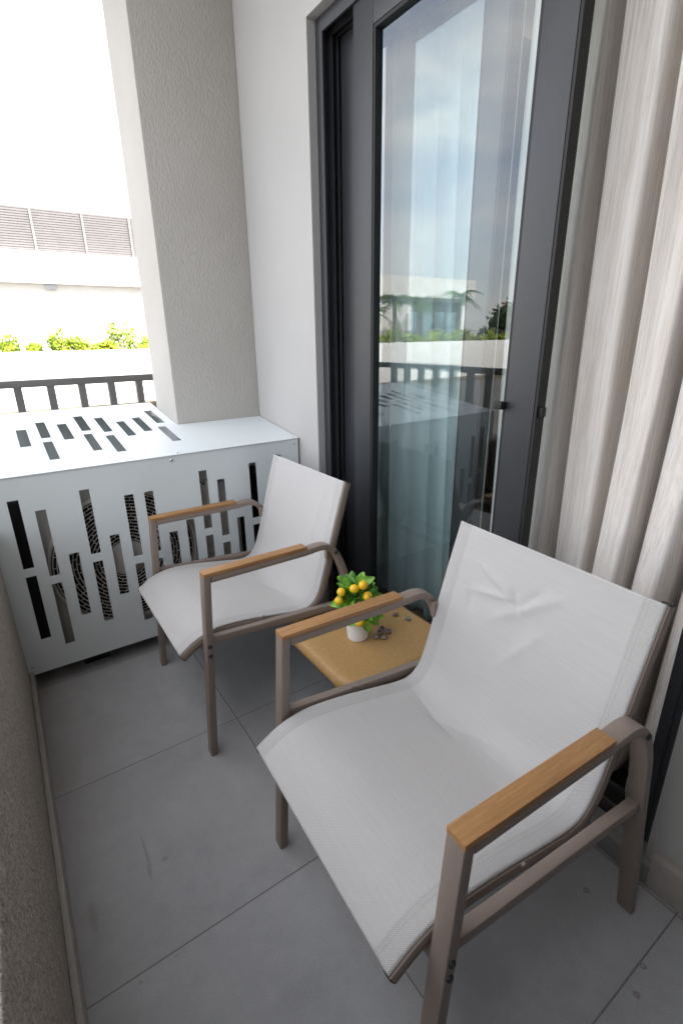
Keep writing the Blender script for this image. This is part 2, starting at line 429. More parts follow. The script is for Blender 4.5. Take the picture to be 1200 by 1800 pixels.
g = MB(); g.box((.036,YB+.0025,.07),(.038,YC-.01,.82)); part(g, 'side_panel', BOXMAT, cover, 0)
g = MB(); g.box((-1.144,1.046,.07),(XC-.005,1.048,.925)); part(g, 'back_panel', BOXMAT, cover, 0)
g = MB(); g.box((-.37,YC-.006,.07),(.036,YC-.004,.868)); part(g, 'back_panel', BOXMAT, cover, 0)
g = MB(); g.box((XC-.006,YC-.006,.07),(XC-.004,1.045,.868)); part(g, 'side_panel', BOXMAT, cover, 0)
for sx, sy, sz in ((-.52,YB-.001,.805),(-1.12,YB-.001,.105),(.02,YB-.001,.80),(-.02,YB-.001,.10)):
    g = MB(); g.lathe([(0,.003),(.004,.003),(.006,.001),(.006,0)], seg=12, M=Matrix.Translation((sx,sy,sz)) @ Matrix.Rotation(R(90),4,'X')); part(g, 'screw', STEEL, cover)
for sx in (-.49,.02):
    g = MB(); g.lathe([(0,.004),(.003,.004),(.005,.001),(.005,0)], seg=10, M=Matrix.Translation((sx,YB+.012,zl(YB+.012)))); part(g, 'screw', STEEL, cover)

ac = empty('air_conditioner', (-.64,.4,0)); tag(ac, 'beige outdoor air conditioner unit with round fan grille inside the slotted cover', 'air conditioner')
YA = .252
g = MB(); g.box((-1.02,YA+.012,.07),(-.235,.56,.73), .012)
# shade of the recessed fan mouth is painted as a dark dish fixed in the casing front
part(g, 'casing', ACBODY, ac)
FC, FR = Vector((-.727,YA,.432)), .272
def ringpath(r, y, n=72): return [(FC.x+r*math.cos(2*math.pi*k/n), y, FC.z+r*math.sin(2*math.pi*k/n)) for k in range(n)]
g = MB(); g.lathe([(0,0),(FR-.004,0),(FR-.004,-.006),(0,-.006)], seg=64, M=Matrix.Translation((FC.x,YA+.006,FC.z)) @ Matrix.Rotation(R(90),4,'X')); part(g, 'painted_void_shade', DARK, ac)
g = MB(); g.sweep(ringpath(FR, YA), rrect(.022,.012,.004), (0,1,0), closed=True); part(g, 'fan_surround', ACBODY, ac)
g = MB()
nr = 15
for i in range(nr):
    r = .078 + (FR-.09)*i/(nr-1)
    g.tube(ringpath(r, YA-.004, 60), .0021, 5, (0,1,0), closed=True)
    if i < nr-1:
        r2 = .078 + (FR-.09)*(i+1)/(nr-1); m = 18 if i < 5 else 30 if i < 10 else 36
        for k in range(m):
            a = 2*math.pi*(k + .5*(i % 2))/m
            g.tube([(FC.x+r*math.cos(a), YA-.004, FC.z+r*math.sin(a)),(FC.x+r2*math.cos(a), YA-.004, FC.z+r2*math.sin(a))], .0018, 4, (0,1,0), cap=False)
part(g, 'fan_grille', GRILLE, ac)
g = MB(); g.lathe([(0,.006),(.06,.005),(.072,.0),(.072,-.006)], seg=48, M=Matrix.Translation((FC.x,YA-.004,FC.z)) @ Matrix.Rotation(R(90),4,'X')); part(g, 'fan_hub', ACBODY, ac)
for z in (.56,.52,.40,.36,.30,.26,.22):
    g = MB(); g.box((-.44,YA+.008,z),(-.245,YA+.0125,z+.003)); part(g, 'casing_seam', ACBODY, ac)
def text_mesh(body, size, name, mat, parent, M):
    cu = bpy.data.curves.new(name, 'FONT'); cu.body = body; cu.size = size; cu.extrude = .0004; cu.space_character = 1.15
    t = bpy.data.objects.new(name, cu); COL.objects.link(t)
    dg = bpy.context.evaluated_depsgraph_get(); me = bpy.data.meshes.new_from_object(t.evaluated_get(dg))
    bpy.data.objects.remove(t); bpy.data.curves.remove(cu)
    me.transform(M); o = link(name, me, None, parent); me.materials.clear(); me.materials.append(mat)
    o.matrix_parent_inverse = Matrix.LocRotScale(parent.location, parent.rotation_euler, None).inverted(); return o
text_mesh('INVERTER', .041, 'lettering', BLACK, ac, Matrix.Translation((-.425,YA+.0105,.667)) @ Matrix.Rotation(R(90),4,'X'))
g = MB(); g.box((-1.128,YA+.03,.075),(-1.0205,.57,.72), .01)  # black filler standing in for the shaded void left of the casing
for k in range(60): g.box((-1.1285-.001,YA+.035+.008*k,.09),(-1.1275,YA+.037+.008*k,.71))
part(g, 'left_void_shade', DARK, ac, 0)
g = MB(); g.box((-.2345,YA+.10,.075),(-.04,.5,.66), .02); part(g, 'right_void_shade', DARK, ac)  # black filler standing in for the shaded void right of the casing
for x in (-.9,-.36):
    g = MB(); g.box((x-.05,.28,.0),(x+.05,.54,.07), .006); part(g, 'foot', RUBBER, ac)

# ------------------------------------------------------------------ door step and sliding door
g = MB(); g.box((.023,-1.4425,0),(.0495,.6,.058), .002); g.box((.0495,-1.4195,0),(.32,.0445,.058), .001)
tag(g.build('door_step', STEP), 'low grey tiled step under the sliding door', 'step')

door = empty('sliding_door', (.16,-.69,.058)); tag(door, 'tall anthracite sliding glass door standing half open to the balcony', 'door')
g = MB(); X0 = .083
g.box((X0,.022,.0585),(.25,.0445,2.234))                                          # left jamb back
g.box((X0,-1.4195,2.212),(.25,.022,2.234))                                        # head back
g.box((X0,-1.4195,.0585),(.25,-1.397,2.212))                                      # right jamb back
for xa, xb in ((.0805,.089),(.118,.124),(.142,.1475),(.198,.204),(.242,.2525)):
    g.box((xa,.000,.0585),(xb,.0225,2.2125)); g.box((xa,-1.3975,2.188),(xb,-.0005,2.2125)); g.box((xa,-1.3965,.0585),(xb,-1.372,2.1875))
part(g, 'door_frame', FRAME, door, 0)
g = MB()
g.box((.0815,-1.371,.0585),(.252,-.0005,.068))
part(g, 'floor_track', TRACK, door, 0)
for x in (.1025,.172):
    g = MB(); g.box((x-.003,-1.371,.0682),(x+.003,-.0005,.078)); part(g, 'track_rail', STEEL, door, 0)
def leaf(xa, xb, ya, yb, sl, sr, top=2.19, bot=.08):
    """ya > yb: y range; sl, sr stile widths"""
    root_parts = []
    g = MB()
    g.box((xa,ya-sl,bot),(xb,ya,top), .003); g.box((xa,yb,bot),(xb,yb+sr,top), .003)
    g.box((xa+.0004,yb+sr,top-.085),(xb-.0004,ya-sl,top-.0005), .002); g.box((xa+.0004,yb+sr,bot+.0005),(xb-.0004,ya-sl,bot+.095), .002)
    lf = part(g, 'door_leaf', FRAME, door)
    yi0, yi1, z0, z1 = yb+sr, ya-sl, bot+.0955, top-.0855
    g = MB(); w = .009
    for a, b in (((yi1-w,z0),(yi1-.0003,z1)),((yi0+.0003,z0),(yi0+w,z1)),((yi0+w,z1-w),(yi1-w,z1)),((yi0+w,z0),(yi1-w,z0+w))):
        g.box((xa+.003,a[0],a[1]),(xb-.003,b[0],b[1]))
    gk = g.build('glazing_gasket', RUBBER, lf)
    g = MB(); xm = (xa+xb)/2
    g.face([(xm,yi0+.004,z0+.004),(xm,yi1-.004,z0+.004),(xm,yi1-.004,z1-.004),(xm,yi0+.004,z1-.004)])
    g.build('glass_pane', GLASS, lf)
    return lf
lf = leaf(.088, .122, -.164, -.944, .10, .088)
g = MB(); g.box((.090,-.9515,.085),(.1245,-.9444,2.185)); g.build('edge_seal', RUBBER, lf)
g = MB(); g.box((.064,-.862,1.062),(.0875,-.836,1.082), .003); g.box((.098,-.962,1.05),(.116,-.9518,1.075), .003); g.build('latch', RUBBER, lf)
lf2 = leaf(.152, .186, -.002, -.712, .085, .075)
g = MB(); g.box((.154,-.7195,.085),(.190,-.7124,2.185)); g.build('edge_seal', RUBBER, lf2)
g = MB(); g.box((.191,-.722,.085),(.195,-.712,2.185)); g.build('edge_strip', STEEL, lf2)

# ------------------------------------------------------------------ room behind the door
g = MB()
g.face([(.321,-3.1,.06),(4.2,-3.1,.06),(4.2,.84,.06),(.321,.84,.06)]); structure(g.build('room_floor', PARQUET))
g = MB(); g.box((4.2,-3.2,.0),(4.3,1.3,2.98)); g.box((.3205,.84,.0),(4.1995,.939,2.98)); g.box((.3205,-3.2,.0),(4.1995,-3.1,2.98))
tag(g.build('room_wall', INT), 'beige inner walls of the room seen dimly through the glass door', 'wall')
cab = empty('wardrobe', (2.4,.2,.06)); tag(cab, 'orange brown wooden wardrobe standing in the dim room behind the glass', 'wardrobe')
g = MB(); g.box((2.1,-.25,.061),(2.7,.8,2.3), .004); part(g, 'carcass', PARQUET, cab)
for ya, yb in ((-.24,.27),(.28,.79)):
    g = MB(); g.box((2.08,ya,.1),(2.0995,yb,2.28), .003); d = part(g, 'wardrobe_door', PARQUET, cab)
    g = MB(); g.box((2.05,ya+.05,1.0),(2.0795,ya+.065,1.2), .004); g.build('handle', STEEL, d)

# ------------------------------------------------------------------ curtains
def curtain(name, x0, ya, yb, ztop, zbot, foldf, mat, nz=60, step=.004, hemf=None):
    ny = int(abs(yb-ya)/step); bm = bmesh.new(); V = []
    for j in range(nz+1):
        t = j/nz; row = []
        for i in range(ny+1):
            s_ = i/ny; z = ztop + (zbot-ztop)*t
            dx, dy = foldf(s_, t)
            if name == 'linen_curtain': z += (.018*math.sin(s_*16+1)+.012*math.sin(s_*36))*t**6
            if hemf: z = max(z, hemf(s_)) if t > .9 else z
            row.append(bm.verts.new((x0+dx, ya+(yb-ya)*s_+dy, z)))
        V.append(row)
    for j in range(nz):
        for i in range(ny):
            f = bm.faces.new((V[j][i], V[j][i+1], V[j+1][i+1], V[j+1][i])); f.smooth = True
    me = bpy.data.meshes.new(name); bm.to_mesh(me); bm.free(); o = link(name, me, mat)
    md = o.modifiers.new('thickness', 'SOLIDIFY'); md.thickness = .0012
    return o
def linen_fold(s_, t):
    # pleats about 11 cm apart: wide bright crowns towards the balcony, narrow deep valleys behind them
    s2 = s_*.712
    u = s_*.63/.112 + .05 + .07*math.sin(s2*9.0+.5) + .05*math.sin(t*2.6+s2*4)
    c = .5+.5*math.cos(2*math.pi*u)
    k = math.floor(u); h = math.sin(k*12.9898)*43758.5453; h -= math.floor(h)
    A = .150 + .02*math.sin(s2*21+1)
    x = A*c**(1.7+.3*math.sin(k)) + (.008+.010*h)*math.sin(4*math.pi*u+t*(2+3*h)) + .0045*math.sin(t*9+u*5) + .003*math.sin(6*math.pi*u + 4*t + k)
    y = .016*math.sin(2*math.pi*u) + .012*math.sin(t*3.4+s2*7) - .006*math.sin(4*math.pi*u)
    e = max(0, min(1, (s_-.35)/.3)); e = e*e*(3-2*e)
    q = max(0, (t-.55)/.45); x -= .055*e*q*q*(3-2*q)              # the hem billows out over the door track
    if t > .9: x -= .02*((t-.9)/.1)**2*(1+math.sin(s2*26+2))*e
    y *= min(1, (1-s_)*12)
    return x, y
cu = curtain('linen_curtain', .214, -.735, -1.366, 2.5, .105, linen_fold, LINEN)
tag(cu, 'pale grey beige linen curtain hanging in deep folds in the open doorway', 'curtain')
def sheer_fold(s_, t):
    u = s_*8.2 + .25*math.sin(s_*7)
    p = math.sin(2*math.pi*u)
    return .034*p, .022*math.sin(2*math.pi*u+.9) - .08*t*s_
sh = curtain('sheer_curtain', .34, .30, -.515, 2.6, .07, sheer_fold, SHEER)
tag(sh, 'white sheer curtain in soft pleats behind the closed glass', 'curtain')

# ------------------------------------------------------------------ chairs
def make_sling(wr):
    path = smooth_path([(0,.079,.360),(0,.06,.373),(0,.03,.391),(0,-.01,.404),(0,-.06,.408),(0,-.14,.400),(0,-.23,.384),(0,-.30,.372),(0,-.345,.371),(0,-.378,.386),(0,-.404,.420),(0,-.428,.487),(0,-.455,.58),(0,-.487,.69),(0,-.520,.797)], 8)
    return path
SP = make_sling(0)
def sling_mesh(wrinkle):
    n = len(SP); L = [0]
    for a, b in zip(SP, SP[1:]): L.append(L[-1] + (b-a).length)
    T = L[-1]; nu = 84; bm = bmesh.new(); uvl = bm.loops.layers.uv.new('UVMap'); V = []; UV = {}
    dense = []
    m = 200
    for k in range(m+1):
        s_ = T*k/m; i = min(next((q for q in range(n-1) if L[q+1] >= s_), n-2), n-2)
        f = (s_-L[i])/(L[i+1]-L[i]); p = SP[i].lerp(SP[i+1], f); t = (SP[min(i+2,n-1)]-SP[max(i-1,0)]).normalized()
        nm = Vector((0, t.z, -t.y));  nm = nm if nm.z > 0 or nm.y > 0 else -nm
        dense.append((p, nm, s_))
    for p, nm, s_ in dense:
        row = []
        for i in range(nu+1):
            u = -.2525 + .505*i/nu; e = 1-(u/.2525)**2
            off = .0162 - .013*e**1.0*math.sin(math.pi*min(1, max(0, s_/T)))**.6 + wrinkle(u, s_)
            if abs(u) > .247: off -= .0022*((abs(u)-.247)/.0055)**2
            v = bm.verts.new(p + nm*off + Vector((u,0,0))); UV[v] = (u, s_); row.append(v)
        V.append(row)
    for j in range(m):
        for i in range(nu):
            f = bm.faces.new((V[j][i], V[j][i+1], V[j+1][i+1], V[j+1][i])); f.smooth = True
            for lp in f.loops: lp[uvl].uv = UV[lp.vert]
    bmesh.ops.recalc_face_normals(bm, faces=bm.faces)
    me = bpy.data.meshes.new('sling'); bm.to_mesh(me); bm.free(); return me
def ridge(u, s_, p, q, w, h, sharp=1.0):
    """crease along the segment p-q with width w and height h"""
    dx, dy = q[0]-p[0], q[1]-p[1]; l2 = dx*dx+dy*dy
    t = max(0, min(1, ((u-p[0])*dx+(s_-p[1])*dy)/l2)); d = math.hypot(u-p[0]-t*dx, s_-p[1]-t*dy)
    side = (u-p[0])*dy - (s_-p[1])*dx
    fade = math.sin(math.pi*min(1, max(.06, t*.9+.08)))
    return 2.3*h*fade*math.exp(-(d/w)**1.15)*(1.0 if side > 0 else .75)
TS = sum((b-a).length for a, b in zip(SP, SP[1:]))
def wr_near(u, s_):
    # u>0 is the sitter's right; folds near the top of the back
    T = TS; w = 0
    w += ridge(u, s_, (.17,T-.075), (.02,T-.135), .009, .0042)
    w += ridge(u, s_, (.17,T-.150), (.03,T-.125), .008, .0034)
    w += ridge(u, s_, (.05,T-.10), (.02,T-.155), .007, -.0035)
    w += ridge(u, s_, (-.07,T-.07), (.10,T-.20), .015, .0038)
    w += ridge(u, s_, (.17,T-.15), (.15,T-.21), .009, -.0032)
    w += ridge(u, s_, (-.05,T-.16), (.05,T-.30), .02, .0026)
    w += ridge(u, s_, (-.02,T-.08), (.03,T-.14), .008, -.003)
    w += ridge(u, s_, (.13,.40), (-.05,.47), .022, -.0035)
    w += ridge(u, s_, (.20,.42), (.02,.40), .016, -.0025)
    w += ridge(u, s_, (-.2,.44), (-.1,.40), .02, .003)
    w += .0008*math.sin(u*40+s_*6) * math.sin(s_*11)
    return w
def wr_far(u, s_):
    T = TS
    return ridge(u, s_, (-.12,.45), (.05,.40), .02, -.003) + ridge(u, s_, (-.15,T-.05), (-.12,T-.3), .012, .0018) + .0009*math.sin(u*33+2+s_*5)*math.sin(s_*9)
ARM_SIDE = .28
def make_chair(name, loc, rz, label, wrinkle):
    root = empty(name, loc, rz); tag(root, label, 'chair', 'sling armchairs on the balcony')
    for s_ in (1, -1):
        x = s_*ARM_SIDE
        g = MB(); g.sweep([(x,.033,0),(x,-.0065,.6175)], rrect(.035,.0215,.003)); g.build('front_leg', TAUPE, root)
        ap = smooth_path([(x,-.0178,.6075),(x,-.10,.6075),(x,-.25,.6075),(x,-.33,.6080),(x,-.362,.6105),(x,-.390,.6105),(x,-.412,.604),(x,-.432,.589),(x,-.450,.565),(x,-.467,.525),(x,-.482,.476),(x,-.513,.32),(x,-.547,.16),(x,-.580,.0)], 6)
        g = MB(); g.sweep(ap, rrect(.035,.0195,.003)); at = g.build('arm_tube', TAUPE, root)
        g = MB(); g.box((x-.0178,-.331,.6178),(x+.0178,.0035,.6292), .0012); g.build('armrest_pad', TEAK, at)
        g = MB(); g.sweep([(x,-.003,.409),(x,-.4965,.372)], rrect(.022,.024,.003)); g.build('side_rail', TAUPE, root)
        tp = [(s_*.2466, p.y, p.z-.002) for p in SP]
        g = MB(); g.sweep(tp, rrect(.0225,.028,.009)); st = g.build('sling_tube', TAUPE, root)
        for e, q in ((0, 1), (-1, -2)):
            a = Vector(tp[e]); d = (a-Vector(tp[q])).normalized()
            g = MB(); g.sweep([a+d*.0003, a+d*.0025], rrect(.0205,.026,.008)); g.build('end_cap', RUBBER, st)
        # bolts through the arm frame
        for y, z in ((.0205,.396),(.0225,.365),(-.426,.583)):
            g = MB(); M = Matrix.Translation((x+s_*.0177,y-.012,z)) @ Matrix.Rotation(R(90*s_),4,'Y')
            g.lathe([(0,.005),(.0045,.0045),(.0066,.002),(.0066,0)], seg=12, M=M); g.build('bolt', BLACK, root)
        g = MB(); g.box((min(x-s_*.034,x-s_*.0185),-.443,.545),(max(x-s_*.034,x-s_*.0185),-.425,.585), .002); g.build('bracket', TAUPE, root)
        g = MB(); g.box((min(x-s_*.019,x-s_*.0135),-.186,.4125),(max(x-s_*.019,x-s_*.0135),-.179,.418), .001); g.build('spacer', TAUPE, root)
    g = MB(); g.sweep([(-.2615,.002,.368),(.2615,.002,.368)], rrect(.05,.022,.004), (0,0,1)); g.build('crossbar', TAUPE, root)
    g = MB(); g.sweep([(-.2365,-.36,.352),(.2365,-.36,.352)], rrect(.022,.022,.004), (0,0,1)); g.build('crossbar', TAUPE, root)
    o = link('sling_seat', sling_mesh(wrinkle), FABRIC, root)
    md = o.modifiers.new('thickness', 'SOLIDIFY'); md.thickness = .0016; md.offset = 1
    return root
make_chair('sling_armchair', (-.6248,-1.1335,0), 1.5216, 'nearer sling armchair with creased pale fabric back and wooden arm pads in the foreground', wr_near)
make_chair('sling_armchair', (-.6508,-.1787,0), 1.5734, 'farther sling armchair standing close to the slotted metal cover', wr_far)

# ------------------------------------------------------------------ side table
tb = empty('side_table', (-.205,-.637,0)); tag(tb, 'low mustard brown square side table with rounded corners between the two chairs', 'table')
def rsq(h, r, n=8):
    pts = []
    for sx, sy, a0 in ((1,1,0),(-1,1,90),(-1,-1,180),(1,-1,270)):
        for k in range(n+1):
            a = R(a0+90*k/n); pts.append((sx*(h-r)+r*math.cos(a), sy*(h-r)+r*math.sin(a)))
    return pts
ZT = .365
g = MB(); rings = []
for ins, z in ((.03,ZT-.046),(.010,ZT-.040),(.0,ZT-.030),(.0,ZT-.020),(.003,ZT-.010),(.010,ZT-.003),(.02,ZT),(.05,ZT+.0005)):
    rings.append([g.bm.verts.new((x,y,z)) for x, y in rsq(.207-ins, max(.082-ins, .012))])
for A, B in zip(rings, rings[1:]):
    for k in range(len(A)): g.bm.faces.new((A[k], A[(k+1)%len(A)], B[(k+1)%len(A)], B[k]))
g.bm.faces.new(rings[-1]); g.bm.faces.new(list(reversed(rings[0])))
g.build('tabletop', MUSTARD, tb, 50)
g = MB(); prev = []
for k in range(11):
    t = k/10; w = .17 + .03*(1-t)**3 + .04*t**4; z = (ZT-.044)*t
    prev.append([g.bm.verts.new((.012+x*w/.4, y*w/.4*1.15, z)) for x, y in rsq(.2,.06,6)])
for A, B in zip(prev, prev[1:]):
    for k in range(len(A)): g.bm.faces.new((A[k], A[(k+1)%len(A)], B[(k+1)%len(A)], B[k]))
g.bm.faces.new(prev[0]); g.bm.faces.new(prev[-1])
g.build('pedestal', MUSTARD, tb)

# potted plant
PX, PY, PZ = -.247, -.646, ZT+.0006
pp = empty('potted_plant', (PX,PY,PZ)); tag(pp, 'small potted citrus plant with yellow fruit on the mustard side table', 'potted plant')
g = MB(); g.lathe([(0,0),(.029,0),(.032,.003),(.0375,.062),(.0375,.065),(.0345,.065),(.033,.055),(0,.055)], seg=40); g.build('pot', POT, pp)
g = MB(); g.lathe([(0,.057),(.033,.0555)], seg=24); g.build('soil', SOIL, pp)
rnd = random.Random(12)
g = MB(); PC = Vector((0,0,.135))
for k in range(11):
    a = 2*math.pi*k/11 + rnd.uniform(-.2,.2); h = rnd.uniform(.05,.13); rr = rnd.uniform(.02,.055)
    p = [(0,0,.05),(rr*.3*math.cos(a), rr*.3*math.sin(a), .05+h*.55),(rr*math.cos(a), rr*math.sin(a), .05+h)]
    g.tube(smooth_path(p,4), .0015, 6)
g.build('stem', LEAF, pp)
def leaf_shape(g, base, d, up, L, w, curl=.25):
    d = Vector(d).normalized(); sd = d.cross(Vector(up)).normalized(); nm = sd.cross(d).normalized()
    prevr = None
    for k in range(9):
        t = k/8; ww = w*(math.sin(math.pi*min(1,(t**.85*.93+.03)))**.7)
        if k == 0: ww = w*.12
        c = Vector(base) + d*L*t - nm*(curl*L*t*t)
        row = [g.bm.verts.new(c + sd*ww*q + nm*(abs(q)**1.5*ww*.35)) for q in (-1,-.5,0,.5,1)]
        if prevr:
            for i in range(4): g.bm.faces.new((prevr[i], prevr[i+1], row[i+1], row[i]))
        prevr = row
gd = [MB(), MB()]
for k in range(105):
    a = rnd.uniform(0, 2*math.pi); e = math.asin(rnd.uniform(-.95, 1))
    dirv = Vector((math.cos(a)*math.cos(e), math.sin(a)*math.cos(e), math.sin(e)))
    base = PC + Vector((dirv.x*.042, dirv.y*.042, dirv.z*.048))*rnd.uniform(.45,1.05)
    dl = dirv + Vector((rnd.uniform(-.6,.6), rnd.uniform(-.6,.6), rnd.uniform(-.5,.5)))
    if base.z < .085: dl.z = rnd.uniform(-.5,.25); base.z = max(base.z, .07)
    up = Vector((rnd.uniform(-.5,.5), rnd.uniform(-.5,.5), 1)) if rnd.random() < .6 else -Vector((-.78,-1.08,.85)) + Vector((rnd.uniform(-.5,.5),)*3)
    if rnd.random() < .5: up = Vector((-.6,-.85,.7)) + Vector((rnd.uniform(-.7,.7), rnd.uniform(-.7,.7), rnd.uniform(-.5,.5)))
    leaf_shape(gd[k % 2], base, dl, up, rnd.uniform(.030,.050), rnd.uniform(.0095,.0135), rnd.uniform(.05,.35))
for bx, by, bz, d in ((.02,-.035,.085,(.75,-.62,-.05)),(.012,-.03,.082,(.55,-.45,-.45)),(-.005,-.035,.08,(.25,-.35,-.75)),(.0,-.02,.19,(.7,-.5,.62)),(-.03,.0,.19,(-.75,.5,.75)),(-.05,.0,.14,(-.8,.45,-.15)),(-.02,-.03,.1,(-.6,.1,-.6)),(.03,-.03,.15,(.75,-.5,-.2))):
    leaf_shape(gd[1], (bx,by,bz), d, (-.5,-.7,.9), .044, .0125, .12)
gd[0].build('foliage', LEAF, pp, 80); gd[1].build('foliage', LEAF2, pp, 80)
for x, y, z, r in ((-.033,-.028,.191,.0135),(-.012,-.044,.203,.0142),(-.064,-.006,.180,.0128),(-.071,-.003,.152,.0128),(-.002,-.052,.167,.0140),(-.023,-.041,.080,.0130),(.05,.02,.16,.013),(.02,.055,.13,.0125)):
    M = Matrix.Translation((x,y,z)) @ Matrix.Rotation(rnd.uniform(0,3),4,'X') @ Matrix.Rotation(rnd.uniform(0,3),4,'Y')
    g = MB(); g.lathe([(0,-1.05*r)] + [(r*math.cos(t)*rnd.uniform(.96,1.0), r*1.04*math.sin(t)) for t in [R(-75+15*q) for q in range(11)]] + [(0,1.08*r)], seg=20, M=M)
    g.build('fruit', FRUIT, pp, 60)
# plastic caps scattered on the table
caps = [(-.171,-.669,'grey plastic cap at the right of the heap, lying on another cap',.006),(-.156,-.686,'grey plastic cap in the heap nearest the near chair back',0),
        (-.207,-.690,'hollow grey cap of the heap nearest the white pot',0),(-.188,-.703,'hollow grey cap of the heap nearest the near chair armrest',0),
        (-.186,-.678,'grey cap in the middle of the small heap',.003),(-.073,-.620,'upright hollow grey cap lying alone towards the glass door',0),(-.056,-.664,'grey cap lying alone upside down near the chair back',0)]
for i, (x, y, lab, dz) in enumerate(caps):
    g = MB(); r = .0094; h = .0075
    tilt = [R(25),R(12),R(-28),R(20),R(8),R(30),R(180)][i]
    M = Matrix.Translation((x,y,ZT+.0014+dz+ (h if i == 6 else .003))) @ Matrix.Rotation([.4,1.5,-.6,2.2,.1,2.8,0][i],4,'Z') @ Matrix.Rotation(tilt,4,'X')
    g.lathe([(0,0),(r,0),(r,h),(r*.72,h),(r*.70,.002),(0,.002)], seg=18, M=M)
    o = g.build('plastic_cap', CAPM); tag(o, lab, 'cap', 'loose plastic caps on the side table')

# ------------------------------------------------------------------ outside: building opposite, planter, trees
K20 = (20+1.7254)/(16+1.7254)
def f20(x, z): return -1.0264+(x+1.0264)*K20, 1.2538+(z-1.2538)*K20
bl = empty('opposite_building', (0,20,-.95)); tag(bl, 'long low white building with a flat roof fascia across the yard', 'building')
zf0 = f20(0,2.76)[1]; zf1 = f20(0,3.58)[1]; xe = f20(-18.7,0)[0]
xw0, xw1 = f20(-17.9,0)[0], f20(-14.9,0)[0]; zw1 = f20(0,2.62)[1]
g = MB(); g.box((xe+.5,20,-.95),(xw0,30,zf0)); g.box((xw1,20,-.95),(14,30,zf0)); g.box((xw0,20,zw1),(xw1,30,zf0)); g.box((xw0,20,-.95),(xw1,30,-.3))
part(g, 'facade', WHITE, bl, 0)
g = MB(); g.box((xe,19.78,zf0+.001),(14,30.2,zf1)); part(g, 'roof_fascia', WHITE, bl, 0)
g = MB(); g.box((xw0,20.25,-.3),(xw1,20.3,zw1)); w = part(g, 'window', WINGLASS, bl, 0)
g = MB()
for k in range(5):
    x = xw0 + (xw1-xw0)*k/4; g.box((x-.05,20.1,-.3),(x+.05,20.24,zw1))
g.build('window_frame', RAIL, w)
w2a, w2b = f20(-13.0,0)[0], f20(-11.8,0)[0]
g = MB(); g.box((w2a,19.95,1.0),(w2b,19.995,zw1-.6)); part(g, 'window', WINGLASS, bl, 0)
zl0 = zf1+.001; zl1 = f20(0,4.73)[1]
g = MB(); xl0 = f20(-4.0,0)[0]; xl1 = f20(6.5,0)[0]; ns = 18
for k in range(ns):
    z = zl0 + (zl1-zl0)*(k+.5)/ns
    g.box((xl0,20.28,z-.031),(xl1,20.35,z+.031))
g.box((xl0,20.42,zl0),(xl1,20.46,zl1-.02))
lv = part(g, 'louver_screen', LOUVER, bl, 0)
for k in range(-3, 6):
    x = f20(.70+1.31*k, 0)[0]
    g = MB(); g.box((x-.032,20.2,zl0),(x+.032,20.279,zl1)); g.build('screen_post', POSTM, lv)
lx, lz = f20(.85,2.70)
g = MB(); g.box((lx-.16,19.9,lz-.11),(lx+.16,19.999,lz+.07), .02); part(g, 'wall_lamp', LAMPG, bl)

g = MB(); g.box((-40,16,-.95),(14,16.25,.915), .01); g.box((-40,17.3,-.95),(14,17.5,.915), .01); 
pl = g.build('planter_wall', WHITE); tag(pl, 'long white planter wall with shrubs growing along its top', 'planter')
g = MB(); g.box((-40,16.251,-.9),(14,17.299,.86)); g.build('soil', EARTH, pl)
g = MB(); g.box((-40,15.86,-.949),(14,15.999,-.745), .01); g.build('plinth', EARTH, pl)
fn = empty('picket_fence', (0,17.4,.915)); tag(fn, 'thin pale picket fence standing behind the shrubs on the planter', 'fence')
g = MB(); g.box((-30,17.39,1.38),(10,17.41,1.40)); part(g, 'fence_rail', LOUVER, fn)
g = MB()
for k in range(200): 
    x = -30+.2*k; g.box((x-.008,17.392,.9155),(x+.008,17.408,1.42))
o = part(g, 'picket', LOUVER, fn); o['kind'] = 'stuff'

def shrub(name, loc, rx, ry, h, n, lab, mat, leafs=.12, grp=None, spikes=0):
    root = empty(name, loc); tag(root, lab, 'shrub', grp)
    r = random.Random(hash(round(loc[0]*100)) & 0xffff); g = MB()
    lobes = [(Vector((r.uniform(-rx,rx)*.7, r.uniform(-ry,ry)*.6, h*r.uniform(.12,.7))), r.uniform(.35,.6)) for _ in range(7)]
    for k in range(n):
        c, q = r.choice(lobes)
        d = Vector((r.gauss(0,1), r.gauss(0,1), r.gauss(0,1))).normalized()*r.uniform(.5,1)
        p = Vector((c.x + d.x*rx*q, c.y + d.y*ry*q, max(.02, c.z + d.z*h*q*.8)))
        a = Vector((r.gauss(0,1), r.gauss(0,1), r.gauss(.5,1))).normalized(); b = a.orthogonal().normalized(); l = leafs*r.uniform(.6,1.3)
        g.face([p, p+a*l*.5+b*l*.22, p+a*l, p+a*l*.5-b*l*.22])
    g.build('foliage', mat, root, 0)
    g = MB()
    for k in range(5): g.tube([(r.uniform(-.1,.1)*rx,0,-.05),(lobes[k][0].x*.8,lobes[k][0].y*.8,lobes[k][0].z)], .012, 5)
    g.build('stem', BARK, root, 0)
    return root
SG = 'shrubs along the planter top'
for x, w, h, lab in ((-.30,.36,.52,'leafy yellow green shrub at the left end of the planter'),(.28,.25,.30,'low yellow green shrub spreading between two taller ones'),(.83,.16,.85,'slim upright shrub rising above the planter'),
                     (1.38,.36,.45,'rounded yellow green shrub in the middle of the planter'),(2.05,.36,.32,'low bright shrub beside the tall bushy one'),(2.68,.42,1.0,'tall bushy darker green shrub next to the column'),(3.3,.3,.42,'small shrub half hidden behind the column')):
    shrub('shrub', (x,16.62,.86), w*1.3, .36, h, 760, lab, SHRUB, .12, SG)
